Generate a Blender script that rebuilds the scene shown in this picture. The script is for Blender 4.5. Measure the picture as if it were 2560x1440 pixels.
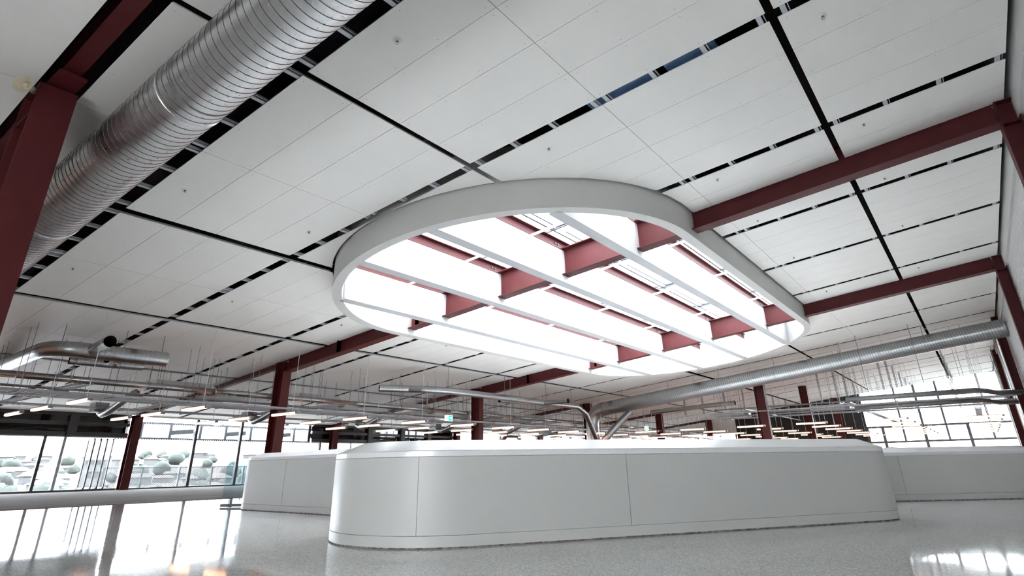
import bpy, math, random
from mathutils import Vector, Matrix
random.seed(7)
for o in list(bpy.data.objects): bpy.data.objects.remove(o)
SC = bpy.context.scene
COL = SC.collection
# ------------------------------------------------------------------ camera
cam_d = bpy.data.cameras.new('camera'); cam = bpy.data.objects.new('camera', cam_d); COL.objects.link(cam)
YAW, PIT, ROL = -0.6355, 0.4069, -0.0188
EYE = 0.894
cy, sy, cp, sp = math.cos(YAW), math.sin(YAW), math.cos(PIT), math.sin(PIT)
fwd = Vector((sy*cp, cy*cp, sp)); rt = Vector((cy, -sy, 0)); up = rt.cross(fwd)
r2 = rt*math.cos(ROL) + up*math.sin(ROL); u2 = -rt*math.sin(ROL) + up*math.cos(ROL)
m = Matrix(((r2.x, u2.x, -fwd.x, 0), (r2.y, u2.y, -fwd.y, 0), (r2.z, u2.z, -fwd.z, EYE), (0, 0, 0, 1)))
cam.matrix_world = m
cam_d.sensor_width = 36.0; cam_d.lens = 1470.07/2560*36
cam_d.shift_y = -(720-533.8)/2560
cam_d.clip_start = 0.05; cam_d.clip_end = 3000
SC.camera = cam
# ------------------------------------------------------------------ world, exposure
W = bpy.data.worlds.new('world'); SC.world = W; W.use_nodes = True
bg = W.node_tree.nodes['Background']
bg.inputs[0].default_value = (0.925, 0.962, 1.0, 1); bg.inputs[1].default_value = 4.6
SC.view_settings.view_transform = 'Standard'; SC.view_settings.look = 'None'
SC.view_settings.gamma = 1.0; SC.view_settings.use_curve_mapping = False
SC.view_settings.exposure = 3.65
SC.cycles.max_bounces = 10; SC.cycles.diffuse_bounces = 6; SC.cycles.glossy_bounces = 4
SC.cycles.transparent_max_bounces = 12; SC.cycles.sample_clamp_indirect = 8.0
SC.cycles.caustics_reflective = False; SC.cycles.caustics_refractive = False
# ------------------------------------------------------------------ materials
def mat(name, col, rough=0.5, metal=0.0, noise=0.0, nscale=8.0, bump=0.0, bscale=40.0, emit=None, estr=0.0, spec=0.5, rnoise=0.0, col2=None):
    M = bpy.data.materials.new(name); M.use_nodes = True
    nt = M.node_tree; b = nt.nodes['Principled BSDF']
    b.inputs['Base Color'].default_value = (*col, 1); b.inputs['Roughness'].default_value = rough
    b.inputs['Metallic'].default_value = metal
    b.inputs['Specular IOR Level'].default_value = spec
    tc = nt.nodes.new('ShaderNodeTexCoord')
    if noise or rnoise:
        n = nt.nodes.new('ShaderNodeTexNoise'); n.inputs['Scale'].default_value = nscale; n.inputs['Detail'].default_value = 4
        nt.links.new(tc.outputs['Object'], n.inputs['Vector'])
        if noise:
            mx = nt.nodes.new('ShaderNodeMix'); mx.data_type = 'RGBA'
            c2 = col2 or tuple(max(0, c*(1-noise)) for c in col)
            mx.inputs[6].default_value = (*col, 1); mx.inputs[7].default_value = (*c2, 1)
            rp = nt.nodes.new('ShaderNodeMapRange'); rp.inputs[1].default_value = 0.35; rp.inputs[2].default_value = 0.65
            nt.links.new(n.outputs[0], rp.inputs[0]); nt.links.new(rp.outputs[0], mx.inputs[0]); nt.links.new(mx.outputs[2], b.inputs['Base Color'])
        if rnoise:
            mr = nt.nodes.new('ShaderNodeMapRange'); mr.inputs[1].default_value = 0.3; mr.inputs[2].default_value = 0.7
            mr.inputs[3].default_value = max(0.02, rough-rnoise); mr.inputs[4].default_value = rough+rnoise
            nt.links.new(n.outputs[0], mr.inputs[0]); nt.links.new(mr.outputs[0], b.inputs['Roughness'])
    if bump:
        n2 = nt.nodes.new('ShaderNodeTexNoise'); n2.inputs['Scale'].default_value = bscale; n2.inputs['Detail'].default_value = 2
        nt.links.new(tc.outputs['Object'], n2.inputs['Vector'])
        bp = nt.nodes.new('ShaderNodeBump'); bp.inputs['Strength'].default_value = bump; bp.inputs['Distance'].default_value = 0.02
        nt.links.new(n2.outputs[0], bp.inputs['Height']); nt.links.new(bp.outputs[0], b.inputs['Normal'])
    if emit:
        b.inputs['Emission Color'].default_value = (*emit, 1); b.inputs['Emission Strength'].default_value = estr
    return M
PANEL = mat('ceiling_board', (0.87, 0.855, 0.825), 0.55, noise=0.03, nscale=0.7, bump=0.02, bscale=60)
WHITE = mat('satin_white', (0.60, 0.60, 0.585), 0.42, noise=0.03, nscale=0.8)
RINGW = mat('ring_white', (0.58, 0.575, 0.555), 0.5, noise=0.03, nscale=0.6)
FINW = mat('fin_white', (0.52, 0.53, 0.54), 0.5, noise=0.02, nscale=0.6)
RED = mat('oxide_red', (0.085, 0.013, 0.015), 0.55, spec=0.3, noise=0.15, nscale=1.5, bump=0.02, bscale=30)
GALV = mat('galvanised', (0.50, 0.52, 0.53), 0.34, 1.0, noise=0.12, nscale=30, rnoise=0.05)
GALVB = mat('galvanised_bright', (0.80, 0.81, 0.82), 0.30, 1.0, noise=0.06, nscale=14, rnoise=0.03)
SEAM = mat('duct_seam_dark', (0.16, 0.165, 0.17), 0.5, 0.8, noise=0.1, nscale=10)
FANM = mat('fan_casing', (0.52, 0.55, 0.58), 0.5, 0.2, noise=0.1, nscale=5)
COPE = mat('skylit_coping_white', (0.86, 0.87, 0.88), 0.20, noise=0.02, nscale=0.6, spec=0.8)  # glossy, and whiter than the parapet faces: skylight brightness put into the coping colour
GALVD = mat('galvanised_dull', (0.27, 0.285, 0.29), 0.45, 0.8, noise=0.2, nscale=12)
GALVL = mat('galvanised_light', (0.36, 0.38, 0.395), 0.45, 0.6, noise=0.15, nscale=5)
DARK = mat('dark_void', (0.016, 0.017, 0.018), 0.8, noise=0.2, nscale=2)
FRAME = mat('dark_frame', (0.045, 0.05, 0.058), 0.4, noise=0.1, nscale=3)
BLUEF = mat('blue_frame', (0.05, 0.10, 0.17), 0.4, noise=0.1, nscale=3)
BLUE = mat('blue_wrap', (0.20, 0.34, 0.56), 0.6, noise=0.15, nscale=3, emit=None)
GFRAME = mat('grey_frame', (0.42, 0.46, 0.50), 0.4, 0.3, noise=0.08, nscale=3)
OUTF = mat('weathered_steel_frame', (0.075, 0.085, 0.095), 0.5, noise=0.1, nscale=3)
BARM = mat('glazing_bar_grey', (0.05, 0.052, 0.055), 0.5, noise=0.1, nscale=3)
POSTM = mat('perforated_zinc', (0.20, 0.21, 0.22), 0.45, 0.3, noise=0.2, nscale=14)
WPIPE = mat('white_conduit', (0.75, 0.79, 0.82), 0.35, noise=0.05, nscale=4)
CREAM = mat('cream_plastic', (0.62, 0.56, 0.44), 0.45, noise=0.06, nscale=6)
SCREW = mat('screw_patch', (0.50, 0.49, 0.47), 0.5, noise=0.05, nscale=6)
SCREWD = mat('seam_mid_grey', (0.24, 0.24, 0.235), 0.6, noise=0.05, nscale=6)  # plain grey of the parapet panel seams
SPR = mat('sprinkler_metal', (0.55, 0.52, 0.48), 0.35, 0.6, noise=0.1, nscale=20)
BRASS = mat('brass_bulb', (0.25, 0.14, 0.07), 0.4, 0.5, noise=0.1, nscale=20)
GREEN = mat('exit_green', (0.0, 0.22, 0.13), 0.5, noise=0.05, nscale=6, emit=(0.0, 0.28, 0.16), estr=0.35)
SIGNW = mat('sign_white', (0.8, 0.85, 0.82), 0.5, noise=0.02, nscale=6, emit=(0.8, 0.9, 0.85), estr=0.35)
PAPER = mat('paper', (0.82, 0.82, 0.82), 0.8, noise=0.03, nscale=6)
GROUT = mat('floor_gap', (0.10, 0.085, 0.07), 0.9, noise=0.6, nscale=14, col2=(0.45, 0.42, 0.38))
LAMP = mat('lamp_diffuser', (0.85, 0.70, 0.52), 0.5, noise=0.02, nscale=4, emit=(1.0, 0.40, 0.20), estr=0.6)
def glass(name, tint=(0.96, 0.965, 0.96), refl=0.06):
    M = bpy.data.materials.new(name); M.use_nodes = True; nt = M.node_tree
    for n in list(nt.nodes): nt.nodes.remove(n)
    out = nt.nodes.new('ShaderNodeOutputMaterial'); tr = nt.nodes.new('ShaderNodeBsdfTransparent'); gl = nt.nodes.new('ShaderNodeBsdfGlossy')
    mx = nt.nodes.new('ShaderNodeMixShader'); fr = nt.nodes.new('ShaderNodeLayerWeight'); fr.inputs[0].default_value = 0.25
    mr = nt.nodes.new('ShaderNodeMapRange'); mr.inputs[3].default_value = refl*0.5; mr.inputs[4].default_value = min(0.9, refl*5)
    tr.inputs[0].default_value = (*tint, 1); gl.inputs['Roughness'].default_value = 0.02
    nz = nt.nodes.new('ShaderNodeTexNoise'); nz.inputs['Scale'].default_value = 0.6
    ad = nt.nodes.new('ShaderNodeMath'); ad.operation = 'MULTIPLY_ADD'; ad.inputs[1].default_value = 0.02; 
    nt.links.new(nz.outputs[0], ad.inputs[0]); nt.links.new(fr.outputs['Facing'], mr.inputs[0]); nt.links.new(mr.outputs[0], ad.inputs[2])
    nt.links.new(ad.outputs[0], mx.inputs[0]); nt.links.new(tr.outputs[0], mx.inputs[1]); nt.links.new(gl.outputs[0], mx.inputs[2]); nt.links.new(mx.outputs[0], out.inputs[0])
    return M
GLASS = glass('window_glass', (0.60, 0.61, 0.62), 0.06); FILLGL = glass('fill_window_glass', (0.74, 0.74, 0.74), 0.06); SKYGL = glass('skylight_glass', (0.60, 0.605, 0.61), 0.05); GLASSD = glass('dark_glass', (0.10, 0.10, 0.10), 0.10); GLASSB = glass('guard_glass', (0.80, 0.88, 0.91), 0.10)
# polished speckled concrete
def floor_mat():
    M = mat('polished_concrete', (0.40, 0.405, 0.40), 0.11, spec=0.55); nt = M.node_tree; b = nt.nodes['Principled BSDF']
    tc = nt.nodes.new('ShaderNodeTexCoord')
    def N(s, d=3):
        n = nt.nodes.new('ShaderNodeTexNoise'); n.inputs['Scale'].default_value = s; n.inputs['Detail'].default_value = d
        nt.links.new(tc.outputs['Object'], n.inputs['Vector']); return n
    v = nt.nodes.new('ShaderNodeTexVoronoi'); v.inputs['Scale'].default_value = 80; nt.links.new(tc.outputs['Object'], v.inputs['Vector'])
    bw = nt.nodes.new('ShaderNodeRGBToBW'); nt.links.new(v.outputs['Color'], bw.inputs[0])
    cr = nt.nodes.new('ShaderNodeValToRGB'); e = cr.color_ramp.elements
    e[0].position = 0.15; e[0].color = (0.42, 0.42, 0.41, 1); e[1].position = 0.85; e[1].color = (0.78, 0.78, 0.77, 1)
    k = cr.color_ramp.elements.new(0.5); k.color = (0.61, 0.61, 0.60, 1)
    nt.links.new(bw.outputs[0], cr.inputs[0])
    big = N(0.45, 4); mx = nt.nodes.new('ShaderNodeMix'); mx.data_type = 'RGBA'; mx.blend_type = 'MULTIPLY'
    mr = nt.nodes.new('ShaderNodeMapRange'); mr.inputs[3].default_value = 0.82; mr.inputs[4].default_value = 1.08
    nt.links.new(big.outputs[0], mr.inputs[0]); mx.inputs[0].default_value = 1.0
    nt.links.new(cr.outputs[0], mx.inputs[6]); nt.links.new(mr.outputs[0], mx.inputs[7]); nt.links.new(mx.outputs[2], b.inputs['Base Color'])
    rr = nt.nodes.new('ShaderNodeMapRange'); rr.inputs[3].default_value = 0.03; rr.inputs[4].default_value = 0.065
    r_ = N(1.3, 3); nt.links.new(r_.outputs[0], rr.inputs[0]); nt.links.new(rr.outputs[0], b.inputs['Roughness'])
    bn = N(0.9, 1); bp = nt.nodes.new('ShaderNodeBump'); bp.inputs['Strength'].default_value = 0.22; bp.inputs['Distance'].default_value = 0.006
    nt.links.new(bn.outputs[0], bp.inputs['Height']); nt.links.new(bp.outputs[0], b.inputs['Normal'])
    return M
FLOORM = floor_mat()
def carpet_mat():
    M = mat('striped_carpet', (0.30, 0.25, 0.22), 0.9, spec=0.15); nt = M.node_tree; b = nt.nodes['Principled BSDF']
    tc = nt.nodes.new('ShaderNodeTexCoord'); mp = nt.nodes.new('ShaderNodeMapping'); mp.inputs['Scale'].default_value = (6.0, 0.25, 1)
    n = nt.nodes.new('ShaderNodeTexNoise'); n.inputs['Scale'].default_value = 1.0; n.inputs['Detail'].default_value = 5
    nt.links.new(tc.outputs['Object'], mp.inputs[0]); nt.links.new(mp.outputs[0], n.inputs['Vector'])
    cr = nt.nodes.new('ShaderNodeValToRGB'); cr.color_ramp.elements[0].position = 0.35; cr.color_ramp.elements[0].color = (0.036, 0.028, 0.024, 1)
    cr.color_ramp.elements[1].position = 0.65; cr.color_ramp.elements[1].color = (0.125, 0.108, 0.096, 1)
    nt.links.new(n.outputs[0], cr.inputs[0]); nt.links.new(cr.outputs[0], b.inputs['Base Color'])
    return M
CARPET = carpet_mat()
GRASS = mat('hill_ground', (0.023, 0.027, 0.022), 0.9, noise=0.5, nscale=0.03, col2=(0.034, 0.036, 0.033))
TREE = mat('tree_crown', (0.026, 0.034, 0.028), 0.9, noise=0.5, nscale=0.8)
TREE2 = mat('tree_crown_grey', (0.034, 0.042, 0.036), 0.9, noise=0.5, nscale=0.8)
BARK = mat('bark', (0.08, 0.06, 0.05), 0.9, noise=0.3, nscale=3)
HW = mat('house_wall', (0.07, 0.07, 0.068), 0.8, noise=0.2, nscale=0.3)
HR = mat('house_roof', (0.040, 0.040, 0.041), 0.7, noise=0.3, nscale=0.4)
HR2 = mat('house_roof_red', (0.055, 0.043, 0.039), 0.7, noise=0.3, nscale=0.4)
ROOFW = mat('white_metal_roof', (0.62, 0.62, 0.62), 0.5, noise=0.06, nscale=0.5)
DECK = mat('terrace_deck', (0.45, 0.45, 0.44), 0.7, noise=0.1, nscale=1)
# ------------------------------------------------------------------ mesh helpers
class MB:
    def __init__(s): s.v = []; s.f = []; s.sm = False
    def quadbox(s, P):                      # P: 8 corners, bottom 4 then top 4
        b = len(s.v); s.v += [tuple(p) for p in P]
        s.f += [(b, b+3, b+2, b+1), (b+4, b+5, b+6, b+7), (b, b+1, b+5, b+4), (b+1, b+2, b+6, b+5), (b+2, b+3, b+7, b+6), (b+3, b, b+4, b+7)]
        return s
    def box(s, x0, x1, y0, y1, z0, z1):
        return s.quadbox([(x0, y0, z0), (x1, y0, z0), (x1, y1, z0), (x0, y1, z0), (x0, y0, z1), (x1, y0, z1), (x1, y1, z1), (x0, y1, z1)])
    def bar(s, p0, p1, w, h, upv=(0, 0, 1)):  # box along p0-p1, width w (side), height h (up)
        p0 = Vector(p0); p1 = Vector(p1); d = (p1-p0).normalized(); U = Vector(upv)
        if abs(d.dot(U)) > 0.99: U = Vector((1, 0, 0))
        sd = d.cross(U).normalized(); U = sd.cross(d).normalized()
        a = sd*w/2; c = U*h/2
        return s.quadbox([p0-a-c, p1-a-c, p1+a-c, p0+a-c, p0-a+c, p1-a+c, p1+a+c, p0+a+c])
    def tube(s, p0, p1, r, n=12, caps=True, r1=None):
        p0 = Vector(p0); p1 = Vector(p1); d = (p1-p0).normalized(); U = Vector((0, 0, 1))
        if abs(d.z) > 0.9: U = Vector((1, 0, 0))
        a = d.cross(U).normalized(); c = a.cross(d); b = len(s.v); r1 = r if r1 is None else r1
        for p, q in ((p0, r), (p1, r1)):
            for j in range(n):
                t = 2*math.pi*j/n; s.v.append(tuple(p+(a*math.cos(t)+c*math.sin(t))*q))
        for j in range(n): k = (j+1) % n; s.f.append((b+j, b+k, b+n+k, b+n+j))
        if caps: s.f.append(tuple(b+j for j in reversed(range(n)))); s.f.append(tuple(b+n+j for j in range(n)))
        return s
    def path(s, pts, r, n=16, caps=(True, True)):
        pts = [Vector(p) for p in pts]; b = len(s.v); rings = []
        d0 = (pts[1]-pts[0]).normalized(); U = Vector((0, 0, 1)) if abs(d0.z) < 0.9 else Vector((1, 0, 0))
        a = d0.cross(U).normalized()
        for i, p in enumerate(pts):
            t0 = (pts[i]-pts[i-1]).normalized() if i else d0
            t1 = (pts[i+1]-pts[i]).normalized() if i < len(pts)-1 else t0
            t = (t0+t1).normalized(); a = (a - t*a.dot(t)).normalized(); c = t.cross(a)
            st = 1/max(0.5, t.dot(t1))
            for j in range(n):
                w = 2*math.pi*j/n; s.v.append(tuple(p+(a*math.cos(w)+c*math.sin(w))*r))
        for i in range(len(pts)-1):
            for j in range(n):
                k = (j+1) % n; s.f.append((b+i*n+j, b+i*n+k, b+(i+1)*n+k, b+(i+1)*n+j))
        if caps[0]: s.f.append(tuple(b+j for j in reversed(range(n))))
        if caps[1]: e = b+(len(pts)-1)*n; s.f.append(tuple(e+j for j in range(n)))
        return s
    def spiral(s, L, r, pitch, n=40, d=0.006):    # spiral-seamed duct along local +X
        prof = ((0.03, r), (0.07, r), (0.88, r), (0.91, r-d*0.5), (0.945, r+d), (0.985, r+d)); K = int(L/pitch); b = len(s.v); R = len(prof)*K+1
        for i in range(R):
            k, q = divmod(i, len(prof)); t = k+prof[q][0]; rr = prof[q][1]
            for j in range(n):
                x = min(max((t + j/n - 0.5)*pitch, 0), L); w = 2*math.pi*j/n
                s.v.append((x, math.cos(w)*rr, math.sin(w)*rr))
        for i in range(R-1):
            for j in range(n-1): s.f.append((b+i*n+j, b+i*n+j+1, b+(i+1)*n+j+1, b+(i+1)*n+j))
            i2 = i+len(prof)
            if i2+1 < R: s.f.append((b+i*n+n-1, b+i2*n, b+(i2+1)*n, b+(i+1)*n+n-1))
        return s
    def helix(s, L, r, pitch, n=40, w=0.014, h=0.004):
        K = int(L/pitch*n)
        for i in range(K+1):
            a = 2*math.pi*i/n; x = i*pitch/n
            for (dx, rr) in ((-w/2, r), (-w/2+.002, r+h), (w/2-.002, r+h), (w/2, r)): s.v.append((min(max(x+dx, 0), L), math.cos(a)*rr, math.sin(a)*rr))
        for i in range(K):
            for j in range(3): s.f.append((i*4+j, i*4+j+1, i*4+j+5, i*4+j+4))
        return s
    def mesh(s, name, mt, smooth=False, sharp=None):
        me = bpy.data.meshes.new(name); me.from_pydata(s.v, [], s.f); me.materials.append(mt)
        if smooth: me.polygons.foreach_set('use_smooth', [True]*len(me.polygons))
        me.update()
        if sharp: me.polygons.foreach_set('use_smooth', [True]*len(me.polygons)); me.set_sharp_from_angle(angle=math.radians(sharp))
        return me
    def obj(s, name, mt, parent=None, smooth=False, sharp=None, **kw):
        return link(name, s.mesh(name, mt, smooth, sharp), parent, **kw)
def link(name, data, parent=None, loc=None, rot=None, **kw):
    o = bpy.data.objects.new(name, data); COL.objects.link(o)
    if parent is not None: o.parent = parent
    if loc is not None: o.location = loc
    if rot is not None: o.rotation_euler = rot
    for k, v in kw.items(): o[k] = v
    return o
def thing(name, label, cat, loc=(0, 0, 0), rot=(0, 0, 0), group=None):
    o = bpy.data.objects.new(name, None); COL.objects.link(o); o.location = loc; o.rotation_euler = rot
    o.empty_display_size = 0.2
    o['label'] = label; o['category'] = cat
    if group: o['group'] = group
    return o
def tag(o, label, cat, group=None):
    o['label'] = label; o['category'] = cat
    if group: o['group'] = group
    return o
def struct(name):
    o = bpy.data.objects.new(name, None); COL.objects.link(o); o['kind'] = 'structure'; return o
def copytree(src, loc=None, label=None):
    c = src.copy(); COL.objects.link(c)
    if loc is not None: c.location = loc
    if label: c['label'] = label
    for ch in KIDS.get(src.name, []):
        d = ch.copy(); COL.objects.link(d); d.parent = c
        for g in KIDS.get(ch.name, []):
            e = g.copy(); COL.objects.link(e); e.parent = d
    return c
KIDS = {}
def reg(parent, *ch): KIDS.setdefault(parent.name, []).extend(ch)
SL = 0.103799; SANG = math.atan(SL)
def ZC(x): return 8.8537 + SL*x
FR = [2.30, 17.47, 32.70, 47.94, 63.17, 78.40]     # frame lines
XW, XR, Y0, Y1 = -43.5, 2.66, -9.0, 79.2
RX, RA, RB = -12.16, 16.80, 32.94                     # skylight stadium
# ------------------------------------------------------------------ floor and carpet
LP0 = Vector((-16.35, 9.42)); LU = Vector((3.41, -0.24)).normalized(); LV = Vector((-LU.y, LU.x)); LL, LD = 8.0, 22.0
hole = [LP0+LU*a+LV*b for a, b in ((0.25, 0.25), (LL-0.25, 0.25), (LL-0.25, LD-0.25), (0.25, LD-0.25))]
q = MB(); oc = [(XW-0.3, Y0-0.3), (9.0, Y0-0.3), (9.0, Y1+0.3), (XW-0.3, Y1+0.3)]
for z in (0.0, -0.3):
    for (x, y) in oc: q.v.append((x, y, z))
    for P in hole: q.v.append((P.x, P.y, z))
for k in range(4):
    j = (k+1) % 4; q.f += [(k, j, 4+j, 4+k), (8+k, 12+k, 12+j, 8+j), (4+k, 4+j, 12+j, 12+k), (k, 8+k, 8+j, j)]
q.obj('floor', FLOORM, kind='structure')
q = MB()
for z in (-0.3, -4.2):
    for P in hole: q.v.append((P.x, P.y, z))
for k in range(4): j = (k+1) % 4; q.f.append((k, j, 4+j, 4+k))
q.f.append((4, 5, 6, 7))
q.obj('floor_stairwell', mat('stairwell_grey', (0.22, 0.22, 0.22), 0.8, noise=0.1, nscale=1), kind='structure')
MB().box(XW+0.25, -22.9, Y0, Y1-0.1, 0.0, 0.012).obj('floor_carpet', CARPET, kind='structure')
# ------------------------------------------------------------------ ceiling
def outside(x0, x1, y0, y1, R, dx=0.08):
    """trapezoids (xa, xb, ya0, yb0, ya1, yb1) of the rectangle that lie outside the stadium of radius R"""
    def lim(x):
        d = abs(x-RX)
        if d >= R: return None
        h = math.sqrt(R*R-d*d); return (RA-h, RB+h)
    if x1 <= RX-R or x0 >= RX+R or y1 <= RA-R or y0 >= RB+R: return None
    n = max(1, int((x1-x0)/dx)); out = []
    cut = [x0+(x1-x0)*i/n for i in range(n+1)] + [c for c in (RX-R, RX+R) if x0 < c < x1]; cut.sort()
    for xa, xb in zip(cut, cut[1:]):
        if xb-xa < 1e-6: continue
        la, lb = lim(xa), lim(xb)
        if la is None and lb is None: out.append((xa, xb, y0, y0, y1, y1)); continue
        la = la or (RA, RB) if abs(xa-RX) >= R-1e-9 else la
        lb = lb or (RA, RB) if abs(xb-RX) >= R-1e-9 else lb
        a1, b1 = min(la[0], y1), min(lb[0], y1)
        if max(a1, b1) > y0+1e-4: out.append((xa, xb, y0, y0, max(a1, y0+1e-4), max(b1, y0+1e-4)))
        a0, b0 = max(la[1], y0), max(lb[1], y0)
        if min(a0, b0) < y1-1e-4: out.append((xa, xb, min(a0, y1-1e-4), min(b0, y1-1e-4), y1, y1))
    return out
ceil_ = struct('ceiling')
LX = 3.682
xe = []
def addcols(x_hi, n):
    for k in range(n): xe.append((x_hi-(k+1)*LX, x_hi-k*LX))
addcols(2.543, 1)
addcols(-1.284, 2); addcols(-8.793, 2); addcols(-16.482, 2); addcols(-24.171, 2); addcols(-31.86, 2)
xe.append((-43.25, -39.55))
ye = []
for k in range(15):
    s0 = 5.174+5.0807*k
    for j in range(4): ye.append((s0+1.2*j, s0+1.2*(j+1)))
ye += [(2.70, 3.765), (3.765, 4.83)]
yy = 2.03
for k in range(9): ye.append((yy-1.2*(k+1)-0.28*(k//4), yy-1.2*k-0.28*(k//4)))
GAP = 0.006; TH = 0.022
pieces = []
for (x0, x1) in xe:
    for (y0, y1) in ye:
        if y0 > Y1-0.2: continue
        y1c = min(y1, Y1-0.05)
        segs = [(y0, y1c)]
        for f in FR[1:]:
            new = []
            for a, b in segs:
                if a < f < b: new += [(a, f-0.07), (f+0.07, b)]
                else: new.append((a, b))
            segs = [s for s in new if s[1]-s[0] > 0.05]
        for a, b in segs: pieces.append((x0, x1, a, b))
def dist(p): return math.hypot((p[0]+p[1])/2, (p[2]+p[3])/2) + (60 if p[3] < 2 and p[0] > -8 else 0)
pieces.sort(key=dist)
cache = {}; rest = MB(); npan = 0
for (x0, x1, a, b) in pieces:
    xa, xb, ya, yb = x0+GAP, x1-GAP, a+GAP, b-GAP
    tr = outside(xa, xb, ya, yb, 6.55)
    if tr is None:
        if npan < 290:
            key = (round(xb-xa, 3), round(yb-ya, 3))
            if key not in cache: cache[key] = MB().box(0, key[0]/math.cos(SANG), 0, key[1], 0, TH).mesh('ceiling_panel', PANEL)
            link('ceiling_panel', cache[key], ceil_, (xa, ya, ZC(xa)), (0, -SANG, 0)); npan += 1
        else:
            rest.quadbox([(xa, ya, ZC(xa)), (xb, ya, ZC(xb)), (xb, yb, ZC(xb)), (xa, yb, ZC(xa)), (xa, ya, ZC(xa)+TH), (xb, ya, ZC(xb)+TH), (xb, yb, ZC(xb)+TH), (xa, yb, ZC(xa)+TH)])
    elif tr:
        mb = MB()
        for (p, q, a0, b0, a1, b1) in tr:
            zp, zq = ZC(p), ZC(q)
            mb.quadbox([(p, a0, zp), (q, b0, zq), (q, b1, zq), (p, a1, zp), (p, a0, zp+TH), (q, b0, zq+TH), (q, b1, zq+TH), (p, a1, zp+TH)])
        mb.obj('ceiling_panel', PANEL, ceil_); npan += 1
rest.obj('ceiling_panels_far', PANEL, ceil_, kind='stuff')
# furring channels running over the boards, seen through the open joints
for (x0, x1) in xe:
    for off in (0.15, 1.28, 2.40, 3.53):
        x = x0+off
        if abs(x-RX) < 6.7:
            h = math.sqrt(6.7**2-(x-RX)**2); segs = [(Y0, RA-h), (RB+h, Y1-0.1)]
        else: segs = [(Y0, Y1-0.1)]
        a_, b_ = segs[0]; segs = [(a_, 2.0), (2.74, b_)]+segs[1:]
        for a, b in segs:
            mb = MB(); z = ZC(x)+TH
            mb.quadbox([(x-0.05, a, z), (x+0.05, a, z), (x+0.05, b, z), (x-0.05, b, z), (x-0.05, a, z+0.03), (x+0.05, a, z+0.03), (x+0.05, b, z+0.03), (x-0.05, b, z+0.03)])
            mb.box(x+0.085, x+0.10, a, b, z+0.02, z+0.07)
            mb.obj('furring_channel', FANM, ceil_)
# roof deck, purlins in the void, blue wrapped duct
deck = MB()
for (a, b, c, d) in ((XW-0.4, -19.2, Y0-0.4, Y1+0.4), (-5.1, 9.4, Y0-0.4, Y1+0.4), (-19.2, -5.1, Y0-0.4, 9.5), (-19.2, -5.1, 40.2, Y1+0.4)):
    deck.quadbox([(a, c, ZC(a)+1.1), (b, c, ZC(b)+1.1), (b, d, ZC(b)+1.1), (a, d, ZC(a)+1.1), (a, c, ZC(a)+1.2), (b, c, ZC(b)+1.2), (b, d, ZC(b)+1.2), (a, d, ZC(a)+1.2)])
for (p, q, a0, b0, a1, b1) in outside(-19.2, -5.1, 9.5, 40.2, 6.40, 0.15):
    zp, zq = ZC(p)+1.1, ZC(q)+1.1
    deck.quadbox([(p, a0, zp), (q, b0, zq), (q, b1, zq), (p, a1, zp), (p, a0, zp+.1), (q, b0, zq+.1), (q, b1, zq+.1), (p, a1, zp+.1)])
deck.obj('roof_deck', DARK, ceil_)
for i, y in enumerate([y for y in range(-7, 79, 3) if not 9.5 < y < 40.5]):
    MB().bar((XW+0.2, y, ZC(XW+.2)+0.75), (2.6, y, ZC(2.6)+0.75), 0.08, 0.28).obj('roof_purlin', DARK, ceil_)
for (xa, xb) in ((-5.33, -4.85), (-4.80, -3.70), (-3.45, -2.35)):
    MB().quadbox([(xa, 9.6, ZC(xa)+0.16), (xb, 9.6, ZC(xb)+0.16), (xb, 10.6, ZC(xb)+0.16), (xa, 10.6, ZC(xa)+0.16), (xa, 9.6, ZC(xa)+0.22), (xb, 9.6, ZC(xb)+0.22), (xb, 10.6, ZC(xb)+0.22), (xa, 10.6, ZC(xa)+0.22)]).obj('blue_insulation_batt', BLUE, ceil_)
# board fixings
sc = MB()
for (x0, x1, a, b) in pieces:
    if b > 26 or b < 3 or b-a < 0.9: continue
    for off in (0.15, 1.28, 2.40, 3.53):
        for y in (a+0.12, b-0.12):
            x = x0+off
            if math.hypot(x-RX, min(0, y-RA)) < 6.7 and y > RA-6.7: continue
            z = ZC(x)-0.0015; i0 = len(sc.v); r = 0.013
            for k in range(6): sc.v.append((x+r*math.cos(k*math.pi/3), y+r*math.sin(k*math.pi/3), z+SL*r*math.cos(k*math.pi/3)))
            sc.f.append(tuple(i0+k for k in reversed(range(6))))
sc.obj('screw_heads', SCREW, ceil_, kind='stuff')
# ------------------------------------------------------------------ walls
wl = struct('wall_right')
ztop = ZC(2.6)
zb = ztop-0.55
MB().box(2.66, 2.9, Y0, 52.0, zb, ztop+1.1).obj('bulkhead', WHITE, wl)
MB().box(2.80, 3.0, Y0, 52.0, 0, zb).obj('wall_backing', WHITE, wl)
rib = MB(); k = 0; z = 0.6
while z < zb-0.03:
    b0 = len(rib.v)
    for (dx, dz) in ((0.14, 0), (0.09, 0.03), (0.09, 0.07), (0.14, 0.10)):
        rib.v += [(2.66+dx, Y0, z+dz), (2.66+dx, 52.0, z+dz)]
    for q in range(3): rib.f.append((b0+2*q, b0+2*q+1, b0+2*q+3, b0+2*q+2))
    z += 0.13; k += 1
CORR = mat('perforated_cladding', (0.66, 0.66, 0.66), 0.5, noise=0.25, nscale=90)
rib.obj('corrugated_cladding', CORR, wl, kind='stuff')
for y in (52.6, 58.5, 64.5, 70.5, 76.0):
    MB().box(2.62, 3.1, y-0.45, y+0.45, 0, ztop+1.1).obj('wall_pier', WHITE, wl)
MB().box(3.9, 4.1, 52, Y1, 0, ztop+1.2).obj('recessed_wall', WHITE, wl)
MB().box(2.62, 3.9, 52, Y1, ztop-0.4, ztop+1.1).obj('recess_head', WHITE, wl)
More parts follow.
